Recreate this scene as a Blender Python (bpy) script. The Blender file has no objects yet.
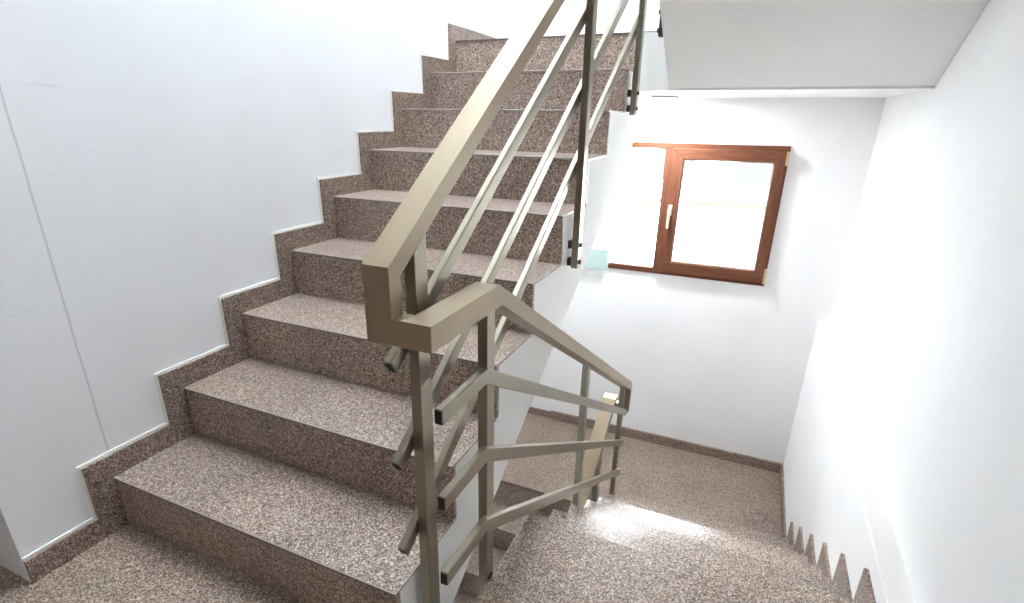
import bpy, bmesh, math, random
from mathutils import Vector, Matrix
random.seed(7)
SC = bpy.context.scene
COL = SC.collection

# ------------------------------------------------------------------ dimensions (metres)
H = .17          # riser
G = .2635        # going
W = .996         # width of the flights on the left
X2 = 1.094       # left edge of the flights on the right
R = 2.074        # right wall below its ledge
RU = 2.143       # right wall above its ledge
D = 3.088        # far wall
YD = .552        # first nosing of the flight going down
ZL = -1.19       # lower half landing
YL = YD + 6 * G  # front edge of the lower half landing
ZU = 1.53        # upper half landing
YU = 8 * G       # front edge of the upper half landing
ZUS = 1.28       # underside of the upper half landing
LEDGE = -.03

# ------------------------------------------------------------------ materials
def new_mat(name):
    m = bpy.data.materials.new(name); m.use_nodes = True
    nt = m.node_tree; nt.nodes.clear()
    out = nt.nodes.new('ShaderNodeOutputMaterial')
    b = nt.nodes.new('ShaderNodeBsdfPrincipled')
    nt.links.new(b.outputs[0], out.inputs[0])
    return m, nt, b

def pos(nt):
    return nt.nodes.new('ShaderNodeNewGeometry').outputs['Position']

def noise(nt, vec, scale, detail=2., rough=.5):
    n = nt.nodes.new('ShaderNodeTexNoise'); n.inputs['Scale'].default_value = scale
    n.inputs['Detail'].default_value = detail; n.inputs['Roughness'].default_value = rough
    nt.links.new(vec, n.inputs['Vector']); return n

def ramp(nt, fac, stops, interp='LINEAR'):
    r = nt.nodes.new('ShaderNodeValToRGB'); cr = r.color_ramp; cr.interpolation = interp
    while len(cr.elements) < len(stops): cr.elements.new(.5)
    for e, (p, c) in zip(cr.elements, stops):
        e.position = p; e.color = (*c, 1)
    nt.links.new(fac, r.inputs[0]); return r.outputs[0]

def mix(nt, a, b, fac, mode='MIX'):
    m = nt.nodes.new('ShaderNodeMix'); m.data_type = 'RGBA'; m.blend_type = mode
    for s, v in ((m.inputs['Factor'], fac), (m.inputs['A'], a), (m.inputs['B'], b)):
        if hasattr(v, 'links') or hasattr(v, 'is_linked'): nt.links.new(v, s)
        elif isinstance(v, (int, float)): s.default_value = v
        else: s.default_value = (*v, 1)
    return m.outputs['Result']

def granite(name, rough, tint=(1, 1, 1), stain=None):
    m, nt, b = new_mat(name)
    p = pos(nt)
    v = nt.nodes.new('ShaderNodeTexVoronoi'); v.inputs['Scale'].default_value = 320
    nt.links.new(p, v.inputs['Vector'])
    sep = nt.nodes.new('ShaderNodeSeparateColor'); nt.links.new(v.outputs['Color'], sep.inputs[0])
    T = lambda c: tuple(x * t for x, t in zip(c, tint))
    grains = ramp(nt, sep.outputs[0], [(0, T((.03, .024, .021))), (.15, T((.13, .092, .074))), (.32, T((.32, .235, .19))),
                                       (.54, T((.53, .43, .37))), (.76, T((.88, .81, .75))), (.93, T((.30, .275, .26)))], 'CONSTANT')
    n = noise(nt, p, 120, 3, .6)
    soft = ramp(nt, n.outputs[0], [(.36, T((.20, .155, .13))), (.5, T((.42, .345, .295))), (.64, T((.64, .56, .50)))])
    c = mix(nt, grains, soft, .24)
    cl = noise(nt, p, 4, 3)
    c2 = mix(nt, c, ramp(nt, cl.outputs[0], [(.3, (.86, .86, .86)), (.7, (1.06, 1.05, 1.04))]), 1., 'MULTIPLY')
    oi = nt.nodes.new('ShaderNodeObjectInfo')      # every slab of stone a little different
    c2 = mix(nt, c2, ramp(nt, oi.outputs['Random'], [(0, (.90, .895, .89)), (1, (1.07, 1.065, 1.06))]), 1., 'MULTIPLY')
    if stain:    # scuffed patch of dirt
        ds = nt.nodes.new('ShaderNodeVectorMath'); ds.operation = 'DISTANCE'; nt.links.new(p, ds.inputs[0]); ds.inputs[1].default_value = stain
        near = ramp(nt, ds.outputs['Value'], [(.03, (1, 1, 1)), (.13, (0, 0, 0))])
        sn = noise(nt, p, 34, 4, .65)
        spots = ramp(nt, sn.outputs[0], [(.52, (0, 0, 0)), (.60, (.8, .8, .8))])
        c2 = mix(nt, c2, (.05, .043, .04), mix(nt, near, spots, 1., 'MULTIPLY'))
    nt.links.new(c2, b.inputs['Base Color'])
    b.inputs['Roughness'].default_value = rough
    b.inputs['IOR'].default_value = 1.5
    return m

def plaster(name, color, streak=False, rough=.85):
    m, nt, b = new_mat(name)
    p = pos(nt)
    n1 = noise(nt, p, 1.7, 4); n2 = noise(nt, p, 90, 3)
    lo = tuple(c * .955 for c in color)
    c = mix(nt, lo, color, ramp(nt, n1.outputs[0], [(.38, (0, 0, 0)), (.62, (1, 1, 1))]))
    if streak:   # short horizontal trowel smudges
        mp = nt.nodes.new('ShaderNodeMapping'); mp.inputs['Scale'].default_value = (1, 3.2, 26)
        nt.links.new(p, mp.inputs['Vector'])
        n3 = noise(nt, mp.outputs[0], 1.6, 3, .6)
        f = ramp(nt, n3.outputs[0], [(.66, (0, 0, 0)), (.76, (.35, .35, .35))])
        c = mix(nt, c, tuple(x * .72 for x in color), f)
        # hairline plaster crack running straight up the wall
        sx = nt.nodes.new('ShaderNodeSeparateXYZ'); nt.links.new(p, sx.inputs[0])
        wob = noise(nt, p, 6, 2)
        ma = nt.nodes.new('ShaderNodeMath'); ma.operation = 'MULTIPLY_ADD'
        nt.links.new(wob.outputs[0], ma.inputs[0]); ma.inputs[1].default_value = .008; ma.inputs[2].default_value = -.013
        ad = nt.nodes.new('ShaderNodeMath'); ad.operation = 'ADD'
        nt.links.new(sx.outputs[1], ad.inputs[0]); nt.links.new(ma.outputs[0], ad.inputs[1])
        ab = nt.nodes.new('ShaderNodeMath'); ab.operation = 'ABSOLUTE'; nt.links.new(ad.outputs[0], ab.inputs[0])
        f2 = ramp(nt, ab.outputs[0], [(.0, (.42, .42, .42)), (.0010, (.34, .34, .34)), (.0018, (0, 0, 0))])
        c = mix(nt, c, (.22, .22, .25), f2)
    nt.links.new(c, b.inputs['Base Color'])
    b.inputs['Roughness'].default_value = rough
    bp = nt.nodes.new('ShaderNodeBump'); bp.inputs['Strength'].default_value = .05; bp.inputs['Distance'].default_value = .004
    nt.links.new(n2.outputs[0], bp.inputs['Height']); nt.links.new(bp.outputs[0], b.inputs['Normal'])
    return m

def metal(name, color, metallic, rough):
    m, nt, b = new_mat(name)
    p = pos(nt)
    n = noise(nt, p, 14, 4)
    c = mix(nt, tuple(x * .90 for x in color), tuple(min(1, x * 1.07) for x in color), n.outputs[0])
    nt.links.new(c, b.inputs['Base Color'])
    b.inputs['Metallic'].default_value = metallic
    b.inputs['Roughness'].default_value = rough
    return m

def wood(name, dark, light, axis):
    m, nt, b = new_mat(name)
    p = pos(nt)
    mp = nt.nodes.new('ShaderNodeMapping'); s = [60, 60, 60]; s[axis] = 4
    mp.inputs['Scale'].default_value = s; nt.links.new(p, mp.inputs['Vector'])
    n = noise(nt, mp.outputs[0], 1.4, 5, .65)
    nt.links.new(ramp(nt, n.outputs[0], [(.3, dark), (.7, light)]), b.inputs['Base Color'])
    b.inputs['Roughness'].default_value = .6; b.inputs['Specular IOR Level'].default_value = .2
    return m

def plain(name, color, rough=.5, metallic=0.):
    m, nt, b = new_mat(name)
    n = noise(nt, pos(nt), 30, 3)
    nt.links.new(mix(nt, tuple(c * .94 for c in color), color, n.outputs[0]), b.inputs['Base Color'])
    b.inputs['Roughness'].default_value = rough; b.inputs['Metallic'].default_value = metallic
    if rough >= .99: b.inputs['Specular IOR Level'].default_value = 0
    return m

def glass():
    m = bpy.data.materials.new('window_glass'); m.use_nodes = True
    nt = m.node_tree; nt.nodes.clear()
    out = nt.nodes.new('ShaderNodeOutputMaterial'); mx = nt.nodes.new('ShaderNodeMixShader')
    t = nt.nodes.new('ShaderNodeBsdfTransparent'); t.inputs[0].default_value = (.95, .96, .955, 1)
    g = nt.nodes.new('ShaderNodeBsdfGlossy'); g.inputs['Roughness'].default_value = .01
    f = nt.nodes.new('ShaderNodeFresnel'); f.inputs[0].default_value = 1.45
    nt.links.new(f.outputs[0], mx.inputs[0]); nt.links.new(t.outputs[0], mx.inputs[1]); nt.links.new(g.outputs[0], mx.inputs[2])
    nt.links.new(mx.outputs[0], out.inputs[0]); return m

M = dict(
    tread=granite('granite_tread', .28, (.77, .72, .685)), riser=granite('granite_riser', .38, (.78, .72, .68)),
    skirt=granite('granite_skirting', .40, (.62, .56, .525)), floor=granite('granite_floor', .33, (.68, .63, .58), (1.94, 2.48, ZL)),
    arris=plain('polished_arris', (.42, .36, .32), .25), joint=plain('granite_edge', (.13, .10, .09), .5),  # arris colour lightened to paint the highlight along each nosing
    wall=plaster('wall_paint', (.90, .90, .905)), left=plaster('wall_paint_left', (.86, .865, .885), True),
    dado=plaster('corridor_paint', (.62, .59, .54)), dusty=plaster('dusty_ledge', (.78, .76, .725)),  # unseen corridor walls darkened to dim the light from behind
    edge=plaster('bare_plaster_edge', (.86, .85, .81)), slab=plaster('stair_slab_paint', (.89, .885, .87)),
    rail=metal('bronze_rail_paint', (.335, .263, .175), .45, .38), bar=metal('bronze_bar_paint', (.305, .275, .215), .85, .28),
    cap=plain('tube_end_black', (.012, .012, .012), .7), steel=plain('dark_bracket_steel', (.06, .05, .045), .5, .6),
    woodh=wood('mahogany_frame_horizontal', (.10, .034, .017), (.18, .068, .036), 0),
    woodv=wood('mahogany_frame_vertical', (.10, .034, .017), (.18, .068, .036), 2),
    brass=plain('pale_brass', (.80, .62, .36), .3, .8), handle=plain('champagne_handle', (.85, .66, .48), .35, .3),
    glass=glass(), gasket=plain('pane_bead', (.62, .46, .36), .5), green=plain('green_sheet', (.47, .62, .585), .6),
    lamp=plain('lamp_plastic', (.78, .78, .80), .4), lampb=plain('lamp_base', (.42, .42, .46), .5),
    facade=plain('facade_render', (.80, .79, .77), .9), fwin=plain('facade_window', (.034, .034, .034), 1.),
    awning=plain('facade_band', (.05, .032, .024), 1.), street=plain('street_paving', (.55, .54, .53), .9))

# ------------------------------------------------------------------ geometry helpers
class MB:
    def __init__(s): s.bm = bmesh.new()
    def box(s, x0, x1, y0, y1, z0, z1, mi=0):
        v = [s.bm.verts.new((x, y, z)) for x in (x0, x1) for y in (y0, y1) for z in (z0, z1)]
        for q in ((0, 1, 3, 2), (4, 6, 7, 5), (0, 4, 5, 1), (2, 3, 7, 6), (0, 2, 6, 4), (1, 5, 7, 3)):
            s.bm.faces.new([v[i] for i in q]).material_index = mi
        return s
    def prism(s, pts, a0, a1, axis='x', mi=0):
        # outline pts extruded between a0 and a1 along axis; axis x: pts=(y,z); axis y: pts=(x,z); axis z: pts=(x,y)
        f = {'x': lambda p, a: (a, p[0], p[1]), 'y': lambda p, a: (p[0], a, p[1]), 'z': lambda p, a: (p[0], p[1], a)}[axis]
        A = [s.bm.verts.new(f(p, a0)) for p in pts]; B = [s.bm.verts.new(f(p, a1)) for p in pts]
        n = len(pts)
        s.bm.faces.new(A).material_index = mi; s.bm.faces.new(B[::-1]).material_index = mi
        for i in range(n):
            s.bm.faces.new([A[i], B[i], B[(i + 1) % n], A[(i + 1) % n]]).material_index = mi
        return s
    def cyl(s, c, axis, r, l, seg=24, r2=None):
        r2 = r if r2 is None else r2
        ax = Vector(axis).normalized(); u = ax.orthogonal().normalized(); w = ax.cross(u)
        c = Vector(c)
        A = [s.bm.verts.new(c + (u * math.cos(t) + w * math.sin(t)) * r) for t in [2 * math.pi * i / seg for i in range(seg)]]
        B = [s.bm.verts.new(c + ax * l + (u * math.cos(t) + w * math.sin(t)) * r2) for t in [2 * math.pi * i / seg for i in range(seg)]]
        s.bm.faces.new(A[::-1]); s.bm.faces.new(B)
        for i in range(seg): s.bm.faces.new([A[i], A[(i + 1) % seg], B[(i + 1) % seg], B[i]])
        return s
    def build(s, name, mats, parent=None, bevel=0., seg=2, kind=None):
        bm = s.bm
        bmesh.ops.recalc_face_normals(bm, faces=bm.faces)
        co = [v.co.copy() for v in bm.verts]
        lo = Vector([min(c[i] for c in co) for i in range(3)]); hi = Vector([max(c[i] for c in co) for i in range(3)])
        org = Vector(((lo.x + hi.x) / 2, (lo.y + hi.y) / 2, lo.z))
        for v in bm.verts: v.co -= org
        me = bpy.data.meshes.new(name); bm.to_mesh(me); bm.free()
        for m in (mats if isinstance(mats, (list, tuple)) else [mats]): me.materials.append(m)
        o = bpy.data.objects.new(name, me); COL.objects.link(o)
        if parent is not None:
            o.parent = parent
            base = parent_world(parent)
            o.location = org - base
        else: o.location = org
        if bevel:
            b = o.modifiers.new('bevel', 'BEVEL'); b.width = bevel; b.segments = seg; b.limit_method = 'ANGLE'; b.angle_limit = math.radians(40)
        if kind: o['kind'] = kind
        return o

def parent_world(o):
    p = Vector((0, 0, 0))
    while o is not None: p += o.location; o = o.parent
    return p

def thing(name, label, cat, loc, group=None):
    o = bpy.data.objects.new(name, None); COL.objects.link(o); o.location = loc; o.empty_display_size = .05
    o['label'] = label; o['category'] = cat
    if group: o['group'] = group
    return o

def tag(o, label, cat, group=None):
    o['label'] = label; o['category'] = cat
    if group: o['group'] = group
    return o

S = 'structure'
def holes_wall(mb, x0, x1, z0, z1, y0, y1, holes):
    xs = sorted({x0, x1, *[h[0] for h in holes], *[h[1] for h in holes]}); zs = sorted({z0, z1, *[h[2] for h in holes], *[h[3] for h in holes]})
    for i in range(len(xs) - 1):
        for k in range(len(zs) - 1):
            cx, cz = (xs[i] + xs[i + 1]) / 2, (zs[k] + zs[k + 1]) / 2
            if any(h[0] < cx < h[1] and h[2] < cz < h[3] for h in holes): continue
            mb.box(xs[i], xs[i + 1], y0, y1, zs[k], zs[k + 1])
    bmesh.ops.remove_doubles(mb.bm, verts=mb.bm.verts, dist=1e-5)
    dup = {}
    for f in list(mb.bm.faces):      # interior faces shared by two boxes
        dup.setdefault(tuple(sorted(v.index for v in f.verts)), []).append(f)
    mb.bm.verts.index_update(); dup = {}
    for f in mb.bm.faces: dup.setdefault(tuple(sorted(v.index for v in f.verts)), []).append(f)
    kill = [f for fs in dup.values() if len(fs) > 1 for f in fs]
    bmesh.ops.delete(mb.bm, geom=kill, context='FACES')

# ------------------------------------------------------------------ the shell
ZB, ZT = -2.72, 4.0
WX0, WX1, WZ0, WZ1 = .335, 1.727, .152, 1.015          # the window in the far wall
UP = 2.72                                               # one storey
mb = MB(); mb.box(-.165, 0, -.254, 2.315, ZB, ZT).build('wall_left', M['left'], kind=S)
mb = MB(); mb.prism([(0, 2.315), (-.037, D), (-.165, D), (-.165, 2.315)], ZB, ZT, 'z').build('wall_left', M['wall'], kind=S)
mb = MB(); holes_wall(mb, -.165, RU + .2, ZB, ZT, D, D + .22, [(WX0, WX1, WZ0, WZ1), (WX0, WX1, WZ0 + UP, WZ1 + UP)])
mb.build('wall_far', M['wall'], kind=S)
mb = MB(); mb.box(R, RU + .2, -2.4, D, ZB, LEDGE)
for f_ in mb.bm.faces:
    if abs(f_.calc_center_median().z - LEDGE) < 1e-4: f_.material_index = 1
mb.build('wall_right', [M['wall'], M['dusty']], kind=S, bevel=.006)
MB().box(RU, RU + .2, -2.4, D, LEDGE, ZT).build('wall_right', M['wall'], kind=S)
mb = MB(); holes_wall(mb, -1.8, RU + .2, ZB, ZT, -2.6, -2.4, [])
mb.build('wall_near', M['dado'], kind=S)
MB().box(-1.8, -.165, -.2, -.08, ZB, ZT).build('wall_left', M['wall'], kind=S)
MB().box(-2.0, -1.8, -2.6, -.08, ZB, ZT).build('wall_left', M['dado'], kind=S)
MB().box(-1.8, -.165, -.212, -.2, 0, .075).build('baseboard_left', M['skirt'], kind=S)

# near landing: granite paving on a slab
t = .02
mb = MB(); mb.box(-1.8, 0, -2.4, -.2, -t, 0); mb.box(0, X2, -2.4, -.0005, -t, 0); mb.box(X2, RU, -2.4, .276, -t, 0)
mb.build('floor', M['floor'], kind=S)
mb = MB(); mb.box(-1.8, RU, -2.4, -.0005, -.2, -t); mb.box(X2, RU, -.0005, .27, -.2, -t)
mb.build('ceiling', M['slab'], kind=S)
# lower half landing
MB().box(-.165, R, YL, D, ZL - t, ZL).build('floor', M['floor'], kind=S)
MB().box(-.165, R, YL + .012, D, ZL - .2, ZL - t).build('ceiling', M['slab'], kind=S)
# upper half landing
mb = MB(); mb.box(-.165, RU, YU - .003, D, ZU - .009, ZU)
for f_ in mb.bm.faces:
    if abs(f_.calc_center_median().y - (YU - .003)) < 1e-4: f_.material_index = 1
mb.build('floor', [M['floor'], M['joint']], kind=S)
mb = MB(); mb.box(-.165, W, 2.49, D, ZUS, ZU - .009); mb.box(W, RU, 2.062, D, ZUS, ZU - .009)
mb.build('ceiling', M['slab'], kind=S)
# storey above and roof
MB().box(-1.8, RU, -2.4, -.0, UP - .2, UP).build('ceiling', M['slab'], kind=S)
SK = (.10, 1.05, .45, 2.35)                             # unseen skylight added over the stair well for light from above
mb = MB(); mb.box(-2.0, SK[0], -2.6, D + .22, ZT, ZT + .2); mb.box(SK[1], RU + .2, -2.6, D + .22, ZT, ZT + .2)
mb.box(SK[0], SK[1], -2.6, SK[2], ZT, ZT + .2); mb.box(SK[0], SK[1], SK[3], D + .22, ZT, ZT + .2)
mb.build('ceiling', M['slab'], kind=S)
MB().box(-2.0, RU + .2, D, D + .22, ZT + .2, 8.2).build('wall_far', M['facade'], kind=S)  # unseen parapet added to keep the sun out of the skylight
sw = bpy.data.objects.new('window_4', None); COL.objects.link(sw); sw.location = (.575, 1.45, ZT + .2); sw['kind'] = S
mb = MB(); mb.box(SK[0] - .04, SK[1] + .04, SK[2] - .04, SK[2] + .02, ZT + .2, ZT + .26); mb.box(SK[0] - .04, SK[1] + .04, SK[3] - .02, SK[3] + .04, ZT + .2, ZT + .26)
mb.box(SK[0] - .04, SK[0] + .02, SK[2] + .02, SK[3] - .02, ZT + .2, ZT + .26); mb.box(SK[1] - .02, SK[1] + .04, SK[2] + .02, SK[3] - .02, ZT + .2, ZT + .26)
mb.build('frame', M['slab'], sw, bevel=.003)
MB().box(SK[0], SK[1], SK[2], SK[3], ZT + .262, ZT + .27).build('pane', M['glass'], sw)
MB().box(-.165, RU, -.2, D, ZB - .1, ZB).build('floor', M['floor'], kind=S)
MB().box(0, RU, -.30, -.2, ZB, -.2).build('wall_near', M['wall'], kind=S)

# ------------------------------------------------------------------ flights of stairs
tt = .009        # visible edge of the treads
def flight(label, x0, x1, n, y0, z0, sgn, treads, riser_gap=(), soff=None, lip=.003, last=.001, zmin=-99):
    """n risers of height H starting at (y0, z0); sgn +1 climbs towards +y, -1 climbs towards -y"""
    root = thing('staircase', label, 'staircase', ((x0 + x1) / 2, y0, z0))
    Y = lambda d: y0 + sgn * d
    # concrete body under the stone, cast step by step down to the soffit
    mb = MB()
    for i in range(n):
        if i < treads: d0, d1 = i * G + .014, (i + 1) * G + .014
        else: d0, d1 = i * G + .014, i * G + .014 + last
        zt = z0 + (i + 1) * H - tt
        mb.prism([(Y(d0), max(soff(Y(d0)), zmin)), (Y(d0), zt), (Y(d1), zt), (Y(d1), max(soff(Y(d1)), zmin))], x0 + .001, x1 - .001)
    bmesh.ops.remove_doubles(mb.bm, verts=mb.bm.verts, dist=1e-6)
    mb.build('stair_slab', M['slab'], root)
    for i in range(n):
        a, b = sorted((Y(i * G), Y(i * G + .014)))
        mb = MB()
        zt = z0 + (i + 1) * H - tt
        if i in riser_gap:
            c = x0 + (x1 - x0) * riser_gap[i]
            mb.box(x0, c - .0012, a, b, z0 + i * H, zt); mb.box(c + .0012, x1, a, b, z0 + i * H, zt)
        else: mb.box(x0, x1, a, b, z0 + i * H, zt)
        mb.build('riser', M['riser'], root)
        if i < treads:
            a, b = sorted((Y(i * G - lip), Y((i + 1) * G)))
            mb = MB(); mb.box(x0, x1, a, b, zt, zt + tt)
            for f in mb.bm.faces:
                if abs(f.calc_center_median().y - Y(i * G - lip)) < 1e-6: f.material_index = 1
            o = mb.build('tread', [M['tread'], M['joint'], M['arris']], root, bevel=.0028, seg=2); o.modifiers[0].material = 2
    return root

sf = lambda y: .091 + .6255 * (y - .564)                # underside of the flight going up
flight('granite flight climbing away on the left beside the stepped skirting', 0, W, 9, 0, 0, 1, 8, {7: .55, 8: .55}, sf, last=.36)
sd = lambda y: ZL - .2 - .645 * (y - YL)
flight('granite flight going down on the right below the white ledge wall', X2, R, 7, YL, ZL, -1, 6, {}, sd, last=.24)
flight('lowest granite flight seen through the gap under the railing', 0, W, 9, YL - 8 * G, ZB, 1, 8, {},
       lambda y: ZL - .42 + .645 * (y - YL), zmin=ZB + .001)
su = lambda y: 1.282 - .6 * (y - 2.06)
flight('white soffit of the flight overhead at the top right', 1.142, RU, 7, YU - .046, ZU, -1, 6, {}, su, last=.02)
# nosing slab of the near landing above the flight going down
mb = MB(); mb.box(X2, R, .2775, YD + .006, -t, 0); mb.box(R, RU, .2775, YD + .006, -t, 0)
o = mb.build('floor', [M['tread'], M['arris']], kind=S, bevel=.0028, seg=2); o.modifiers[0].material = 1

# ------------------------------------------------------------------ stepped skirting
sk, sa, st = .071, .0693, .012
def stepped(y0, z0, n, sgn, start, end, up=sk, ah=sa):
    """outline (y,z) of stepped skirting: lower edge on the stone, upper edge offset"""
    Y = lambda d: y0 + sgn * d
    low = [(start, z0)]; top = [(start, z0 + up)]
    for i in range(n):
        low += [(Y(i * G), z0 + i * H), (Y(i * G), z0 + (i + 1) * H)]
        top += [(Y(i * G - ah), z0 + i * H + up), (Y(i * G - ah), z0 + (i + 1) * H + up)]
    low.append((end, z0 + n * H)); top.append((end, z0 + n * H + up))
    return low, top
low, top = stepped(0, 0, 9, 1, -.252, 2.315)
MB().prism(low + top[::-1], 0, st).build('baseboard_left', M['skirt'], kind=S)
# bare edge of plaster left round the skirting
_, top2 = stepped(0, 0, 9, 1, -.252, 2.315, sk + .008, sa + .008)
MB().prism(top + top2[::-1], 0, .004).build('trim_1', M['edge'], kind=S)
MB().prism([(0, 2.315), (st, 2.315), (st - .037, D), (-.037, D)], ZU, ZU + sk, 'z').build('baseboard_left', M['skirt'], kind=S)
low, top = stepped(YL, ZL, 7, -1, D, .2)
low, top = stepped(YL, ZL, 6, -1, D, YD)
low[-1] = (YD + .001, -H); top[-1] = (YD + sa, -H + sk)
low.append((YD + .001, -.0)); 
pr = low[:-1] + [(YD + .001, LEDGE - .002), (YD + sa, LEDGE - .002)] + top[::-1]
MB().prism(pr, R - st, R).build('baseboard_right', M['skirt'], kind=S)
MB().box(.32, R - st, D - .022, D, ZL, ZL + sk).build('baseboard_far', M['skirt'], kind=S)
MB().box(-.1, .32, D - .012, D, ZL, ZL + .058).build('baseboard_far', M['skirt'], kind=S)
MB().box(.0, RU, D - .012, D, ZU, ZU + sk).build('baseboard_far', M['skirt'], kind=S)

# ------------------------------------------------------------------ railing
rl = thing('stair_railing', 'bronze-grey metal stair railing of square tube cranked between both flights', 'railing', (1.05, .09, -.2))
def slopebar(pts, h, x0, x1, name, mat, cap=True, bevel=.003):
    """bar of height h (perpendicular) following the top line pts (y,z)"""
    n = len(pts); off = []
    for i in range(n):
        ds = []
        if i > 0: ds.append(Vector((pts[i][0] - pts[i - 1][0], pts[i][1] - pts[i - 1][1])).normalized())
        if i < n - 1: ds.append(Vector((pts[i + 1][0] - pts[i][0], pts[i + 1][1] - pts[i][1])).normalized())
        nr = [Vector((d.y, -d.x)) if d.x >= 0 else Vector((-d.y, d.x)) for d in ds]
        if len(nr) == 1: o = nr[0] * h
        else:
            b = (nr[0] + nr[1]).normalized(); o = b * (h / b.dot(nr[0]))
        off.append((pts[i][0] + o.x, pts[i][1] + o.y))
    mb = MB(); mb.prism(list(pts) + off[::-1], x0, x1)
    o = mb.build(name, mat, rl, bevel=bevel)
    if cap:  # black plate painted in for the dark inside of the open tube
        d = Vector((pts[1][0] - pts[0][0], pts[1][1] - pts[0][1])).normalized() * .0012
        p, q = Vector(pts[0]), Vector(off[0]); e = (q - p) * .09
        c = MB(); a, b2 = p + e, q - e
        c.prism([(a.x - d.x, a.y - d.y), (a.x + d.x, a.y + d.y), (b2.x + d.x, b2.y + d.y), (b2.x - d.x, b2.y - d.y)], x0 + .002, x1 - .002)
        ce = c.build('end_cap', M['cap'], o); ce['label'] = 'black open tube end'
    return o

UX0, UX1, DX0, DX1 = .979, 1.035, 1.059, 1.115
# handrail of the flight going up, with its vertical drop
zu = lambda y: .9215 + .672 * (y + .003)
k = .037
hu = [(-.003, .778), (-.003, .9215), (2.02, zu(2.02)), (2.02, zu(2.02) - k * 1.205), (.031, zu(.031) - k * 1.205), (.031, .778)]
mb = MB(); mb.prism(hu, UX0, UX1); mb.box(UX1, DX1, -.003, .036, .778, .828)      # drop and cross piece welded on
mb.build('handrail', M['rail'], rl)
# level run and sloping run of the flight going down
s2 = .581
zd = lambda y: .828 - s2 * (y - .277)
hd = [(.036, .828), (.277, .828), (2.125, zd(2.125)), (2.125, -.425), (2.085, -.425), (2.085, zd(2.085) - .0525), (.292, .778), (.036, .778)]
MB().prism(hd, DX0, DX1).build('handrail', M['rail'], rl)
# lower crank and the handrail that goes on down
mb = MB(); mb.box(UX1 - .0005, DX0 + .0005, 2.085, 2.125, -.425, -.378).build('crank_piece', M['rail'], rl, bevel=.002)
h3 = [(2.165, -.365), (2.10, -.365), (.9, -.365 - .69 * 1.2), (.9, -.365 - .69 * 1.2 - .055), (2.09, -.425), (2.165, -.425)]
MB().prism(h3, UX0 - .022, UX1).build('handrail', M['rail'], rl, bevel=.0018)
# posts
def post(x0, x1, y0, y1, z0, ztop_at, name='post'):
    mb = MB(); mb.prism([(y0, z0), (y0, ztop_at(y0)), (y1, ztop_at(y1)), (y1, z0)], x0, x1)
    return mb.build(name, M['bar'], rl, bevel=.002)
PX0, PX1 = 1.012, 1.037
zub = lambda y: zu(y) - k * 1.205 + .002
zdb = lambda y: zd(y) - .0525 + .002
def brackets(po, x0, x1, xs, yc, zs):
    """two dark stand-offs between the slab face and the post, with a bolt head on the far side of the post"""
    for z in zs:
        MB().box(x0, x1, yc - .012, yc + .012, z - .014, z + .014).build('bracket', M['steel'], po)
        MB().cyl((xs, yc, z), (1, 0, 0), .008, .006, 8).build('bolt', M['steel'], po)
p0 = post(PX0, PX1, .075, .117, -.17, zub)
for yc, zb, zs in ((1.141, .652, (.735, .672)), (1.887, 1.172, (1.262, 1.2))):
    p = post(PX0, PX1, yc - .021, yc + .021, zb, zub)
    brackets(p, W - .001, PX0, PX1, yc, zs)
MB().box(W - .001, PX0, .083, .109, -.1, -.07).build('bracket', M['steel'], p0)
QX0, QX1 = 1.0745, 1.0995
p = post(QX0 - .006, X2 - .0005, .262, .302, -.16, lambda y: .7775 if y < .292 else zdb(y))
MB().box(X2 - .004, X2 + .004, .27, .29, .004, .012).build('bolt', M['steel'], p)
for y0 in (1.172, 2.014):
    j = int((y0 - YD) / G) + 1
    p = post(QX0 - .006, X2 - .0005, y0, y0 + .04, -j * H - .22, zdb)
p = post(PX0, PX1, 1.81, 1.85, -1.62, lambda y: -.41 - .68 * (2.10 - y) - .05)
# square tube bars: three beside the flight going up, three beside the flight going down
BU0, BU1 = PX0 - .0185, PX0 - .0003
for z0 in (.730, .507, .284):
    slopebar([(.017, z0), (2.0, z0 + .67 * 1.983)], .034, BU0, BU1, 'bar', M['bar'])
BD0, BD1 = X2 - .0003, X2 + .0185
for z0, zk in ((.649, .651), (.449, .448), (.251, .244)):
    slopebar([(.030, z0), (.229, zk), (2.06, zk - .569 * 1.831)], .035, BD0, BD1, 'bar', M['bar'])
for z0 in (-.70, -.92, -1.14):
    y0 = 1.98; slopebar([(.9, z0 - .66 * 1.08), (y0, z0)], .034, BU0, BU1, 'bar', M['bar'], cap=False)

# bracket of the railing overhead
br = thing('railing_bracket', 'dark railing bracket bolted to the side of the flight overhead', 'bracket', (1.134, 1.75, 1.462))
MB().box(1.126, 1.1415, 1.735, 1.765, 1.462, 2.3).build('post', M['steel'], br, bevel=.002)
for z in (1.485, 1.55):
    MB().cyl((1.119, 1.75, z), (1, 0, 0), .009, .008, 8).build('bolt', M['steel'], br)

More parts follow.
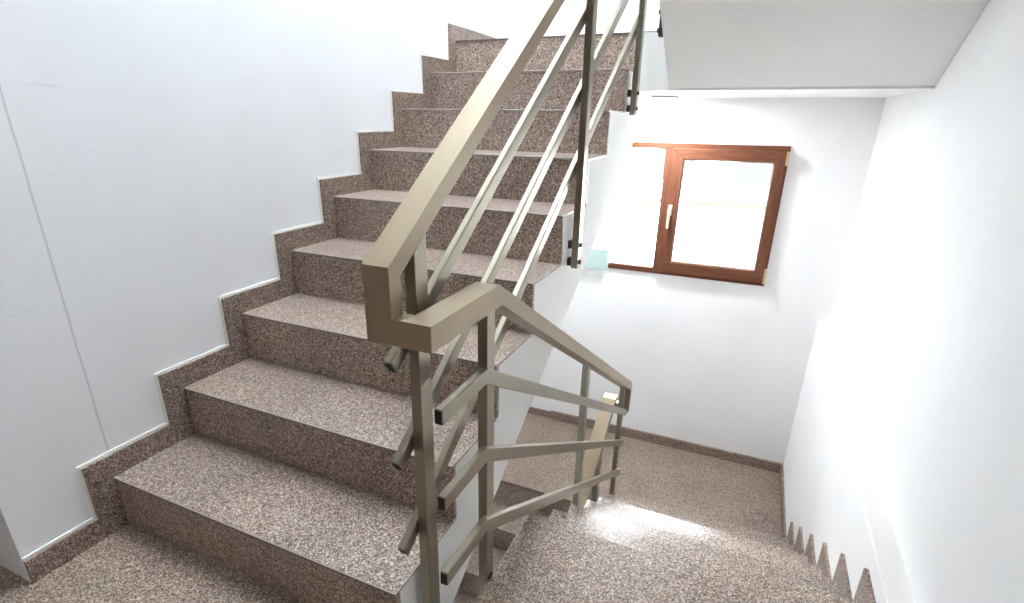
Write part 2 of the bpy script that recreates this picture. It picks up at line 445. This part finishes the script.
# ------------------------------------------------------------------ window
def window(name, dz, full=True):
    root = bpy.data.objects.new(name, None); COL.objects.link(root); root.location = ((WX0 + WX1) / 2, D, WZ0 + dz); root['kind'] = S
    z0, z1 = WZ0 + dz, WZ1 + dz
    yf, yb = D - .012, D + .06
    mx0, mx1 = 1.010, 1.050
    fr = MB(); fr.box(WX0, WX1, yf, yb, z1 - .036, z1); fr.box(WX0, WX1, yf, yb, z0, z0 + .038)
    f = fr.build('frame', M['woodh'], root, bevel=.003)
    st_ = MB()
    for a, b in ((WX0, WX0 + .045), (mx0, mx1), (WX1 - .02, WX1)): st_.box(a, b, yf + .0006, yb, z0 + .037, z1 - .035)
    st_.build('frame', M['woodv'], root, bevel=.003)
    MB().box(WX0 + .043, mx0 + .002, D + .02, D + .028, z0 + .036, z1 - .034).build('pane', M['glass'], root)
    sx0, sx1, sz0, sz1 = 1.047, 1.716, z0 + .022, z1 - .030
    gx0, gx1, gz0, gz1 = 1.128, 1.655, z0 + .098, z1 - .094
    ys, ye = D - .036, D + .03
    sm = MB(); sm.prism([(sx0, sz1), (sx1, sz1), (gx1, gz1), (gx0, gz1)], ys, ye, 'y'); sm.prism([(sx0, sz0), (sx1, sz0), (gx1, gz0), (gx0, gz0)], ys, ye, 'y')
    sa_ = sm.build('sash', M['woodh'], root, bevel=.004)
    sm = MB(); sm.prism([(sx0, sz0), (sx0, sz1), (gx0, gz1), (gx0, gz0)], ys, ye, 'y'); sm.prism([(sx1, sz0), (sx1, sz1), (gx1, gz1), (gx1, gz0)], ys, ye, 'y')
    sb_ = sm.build('sash', M['woodv'], root, bevel=.004)
    MB().box(gx0 - .004, gx1 + .004, D + .0, D + .008, gz0 - .004, gz1 + .004).build('pane', M['glass'], root)
    bd = MB(); w = .007
    bd.box(gx0, gx0 + w, D - .014, D, gz0, gz1); bd.box(gx1 - w, gx1, D - .014, D, gz0, gz1)
    bd.box(gx0, gx1, D - .0139, D, gz0, gz0 + w); bd.box(gx0, gx1, D - .0139, D, gz1 - w, gz1)
    bd.build('glazing_bead', M['gasket'], root)
    hx, hz = 1.084, z0 + .445
    h = MB().box(hx - .013, hx + .013, ys - .012, ys - .0002, hz - .035, hz + .035).build('handle', M['handle'], root, bevel=.004)
    lv = MB(); lv.cyl((hx, ys - .012, hz + .008), (0, -1, 0), .009, .028, 14)
    lv.prism([(hx - .010, hz + .020), (hx + .010, hz + .020), (hx + .008, hz - .112), (hx, hz - .118), (hx - .008, hz - .112)], ys - .05, ys - .036, 'y')
    lv.build('lever', M['handle'], h, bevel=.003)
    for a, b in ((sz0 + .0, sz0 + .098), (sz1 - .08, sz1 + .0)):
        MB().box(sx1 - .004, sx1 + .010, ys - .010, ys + .02, a, b).build('hinge_cover', M['brass'], root, bevel=.003)
    return root
window('window_1', 0); window('window_2', UP)  # the second one is unseen, added a storey up for more daylight
tag(MB().box(.36, .700, D - .034, D - .028, WZ0 - .012, WZ0 + .135).build('plastic_sheet', M['green']),
    'pale green sheet covering the lower left corner of the window', 'sheet')

# unseen dark doors added behind, so the metal reflects less light
for i, x0 in enumerate((-.75, .75)):
    dr_ = bpy.data.objects.new('door_%d' % (i + 1), None); COL.objects.link(dr_); dr_.location = (x0 + .475, -2.4, 0); dr_['kind'] = S
    mb = MB(); mb.box(x0, x0 + .06, -2.42, -2.36, 0, 2.1); mb.box(x0 + .89, x0 + .95, -2.42, -2.36, 0, 2.1); mb.box(x0 + .06, x0 + .89, -2.42, -2.36, 2.04, 2.1)
    mb.build('frame', M['woodv'], dr_, bevel=.004)
    mb = MB(); mb.box(x0 + .06, x0 + .89, -2.41, -2.375, .005, 2.04)
    for z0_, z1_ in ((.15, .95), (1.1, 1.9)): mb.box(x0 + .18, x0 + .77, -2.385, -2.368, z0_, z1_)
    lf = mb.build('door_leaf', M['woodv'], dr_, bevel=.005)
    mb = MB(); mb.cyl((x0 + .83, -2.374, 1.02), (0, 1, 0), .011, .05, 12); mb.box(x0 + .72, x0 + .845, -2.334, -2.318, 1.01, 1.032)
    mb.build('handle', M['brass'], lf, bevel=.003)

# ------------------------------------------------------------------ ceiling lamp under the upper landing
lp = thing('ceiling_lamp', 'small round lamp flush under the upper landing above the window', 'lamp', (.995, 2.76, ZUS))
MB().cyl((.995, 2.76, ZUS), (0, 0, -1), .092, .012, 40).build('base', M['lampb'], lp)
LIT = new_mat('lamp_lit'); LIT[2].inputs['Emission Color'].default_value = (.97, .985, 1, 1); LIT[2].inputs['Emission Strength'].default_value = 4  # added glow, shared by both ceiling lamps
MB().cyl((.995, 2.76, ZUS - .012), (0, 0, -1), .084, .010, 40, .072).build('diffuser', LIT[0], lp, bevel=.003)
l = bpy.data.lights.new('lamp_light', 'AREA'); l.shape = 'DISK'; l.size = .14; l.energy = 6.2; l.color = (.93, .97, 1.)  # light added at the lamp to brighten far wall and lower landing
lo = bpy.data.objects.new('lamp_light', l); COL.objects.link(lo); lo.location = (.995, 2.76, ZUS - .026)

# ------------------------------------------------------------------ outside: street and the house across it
YF = 13.
MB().box(-14, 20, D + .22, 40, -4.6, -4.5).build('floor', M['street'], kind=S)
bd = thing('building', 'pale overexposed house across the street seen through the window', 'building', (-2, YF, -4.5))
MB().box(-14, 16, YF, YF + 6, -4.5, 7.5).build('wall', M['facade'], bd)
for zc, hh in ((.45, .72), (-2.75, .42)):
    for i in range(-4, 6):
        xc = -.2 + i * 1.75
        f = MB().box(xc - .50, xc + .50, YF - .06, YF + .02, zc - hh, zc + hh).build('window', M['facade'], bd)
        MB().box(xc - .42, xc + .42, YF - .075, YF - .055, zc - hh + .08, zc + hh - .08).build('pane', M['fwin'], f)
MB().box(-14, 16, YF - .12, YF, -.70, -.64).build('ledge', M['awning'], bd)

# ------------------------------------------------------------------ light
w = bpy.data.worlds.new('sky'); SC.world = w; w.use_nodes = True
bg = w.node_tree.nodes['Background']; bg.inputs[0].default_value = (.80, .895, 1., 1); bg.inputs[1].default_value = 12.
def portal(x, y, z, sx, sz, rx, rz=0):
    l = bpy.data.lights.new('daylight_portal', 'AREA'); l.shape = 'RECTANGLE'; l.size = sx; l.size_y = sz; l.cycles.is_portal = True
    o = bpy.data.objects.new('daylight_portal', l); COL.objects.link(o); o.location = (x, y, z); o.rotation_euler = (rx, 0, rz)
portal((WX0 + WX1) / 2, D + .23, (WZ0 + WZ1) / 2, WX1 - WX0, WZ1 - WZ0, -math.pi / 2)
portal((WX0 + WX1) / 2, D + .23, (WZ0 + WZ1) / 2 + UP, WX1 - WX0, WZ1 - WZ0, -math.pi / 2)
portal(.575, 1.45, ZT + .29, SK[1] - SK[0], SK[3] - SK[2], 0)
sl = bpy.data.lights.new('sun', 'SUN'); sl.energy = 48.; sl.angle = math.radians(9); sl.color = (1., .84, .66)
so = bpy.data.objects.new('sun', sl); COL.objects.link(so)
dv = Vector((-.22, -1.12, -1.5)).normalized()
so.rotation_euler = dv.to_track_quat('-Z', 'Y').to_euler()

ln = thing('ceiling_lamp', 'round lit ceiling lamp over the near landing', 'lamp', (.6, -1.4, UP - .2))  # unseen lamp, added to brighten the risers and near floor
MB().cyl((.6, -1.4, UP - .2), (0, 0, -1), .15, .02, 40).build('base', M['lampb'], ln)
MB().cyl((.6, -1.4, UP - .22), (0, 0, -1), .14, .03, 40, .11).build('diffuser', LIT[0], ln, bevel=.006)
l = bpy.data.lights.new('lamp_light', 'AREA'); l.shape = 'DISK'; l.size = .24; l.energy = 1.8; l.color = (.95, .98, 1.)
lo = bpy.data.objects.new('lamp_light', l); COL.objects.link(lo); lo.location = (.6, -1.4, UP - .255)

# ------------------------------------------------------------------ camera
cd = bpy.data.cameras.new('camera'); co = bpy.data.objects.new('camera', cd); COL.objects.link(co); SC.camera = co
yaw, pitch, roll, f = -.4259, -.3769, .0117, 545.0275
fwd = Vector((math.sin(yaw) * math.cos(pitch), math.cos(yaw) * math.cos(pitch), math.sin(pitch)))
rt = Vector((math.cos(yaw), -math.sin(yaw), 0)); up = rt.cross(fwd)
r2 = math.cos(roll) * rt + math.sin(roll) * up; u2 = -math.sin(roll) * rt + math.cos(roll) * up
co.matrix_world = Matrix(((r2.x, u2.x, -fwd.x, 1.5774), (r2.y, u2.y, -fwd.y, -.7388), (r2.z, u2.z, -fwd.z, 1.161), (0, 0, 0, 1)))
cd.sensor_fit = 'HORIZONTAL'; cd.sensor_width = 36; cd.lens = f * 36 / 1024
cd.shift_x = 12.0717 / 1024; cd.shift_y = 30.6998 / 1024
cd.clip_start = .02; cd.clip_end = 200

SC.view_settings.view_transform = 'Standard'; SC.view_settings.look = 'None'
SC.view_settings.gamma = 1; SC.view_settings.use_curve_mapping = False; SC.view_settings.exposure = 2.0
try:
    SC.cycles.use_denoising = True; SC.cycles.denoiser = 'OPENIMAGEDENOISE'
    SC.cycles.max_bounces = 14; SC.cycles.diffuse_bounces = 8; SC.cycles.transparent_max_bounces = 12
    SC.cycles.sample_clamp_indirect = 6
except Exception: pass
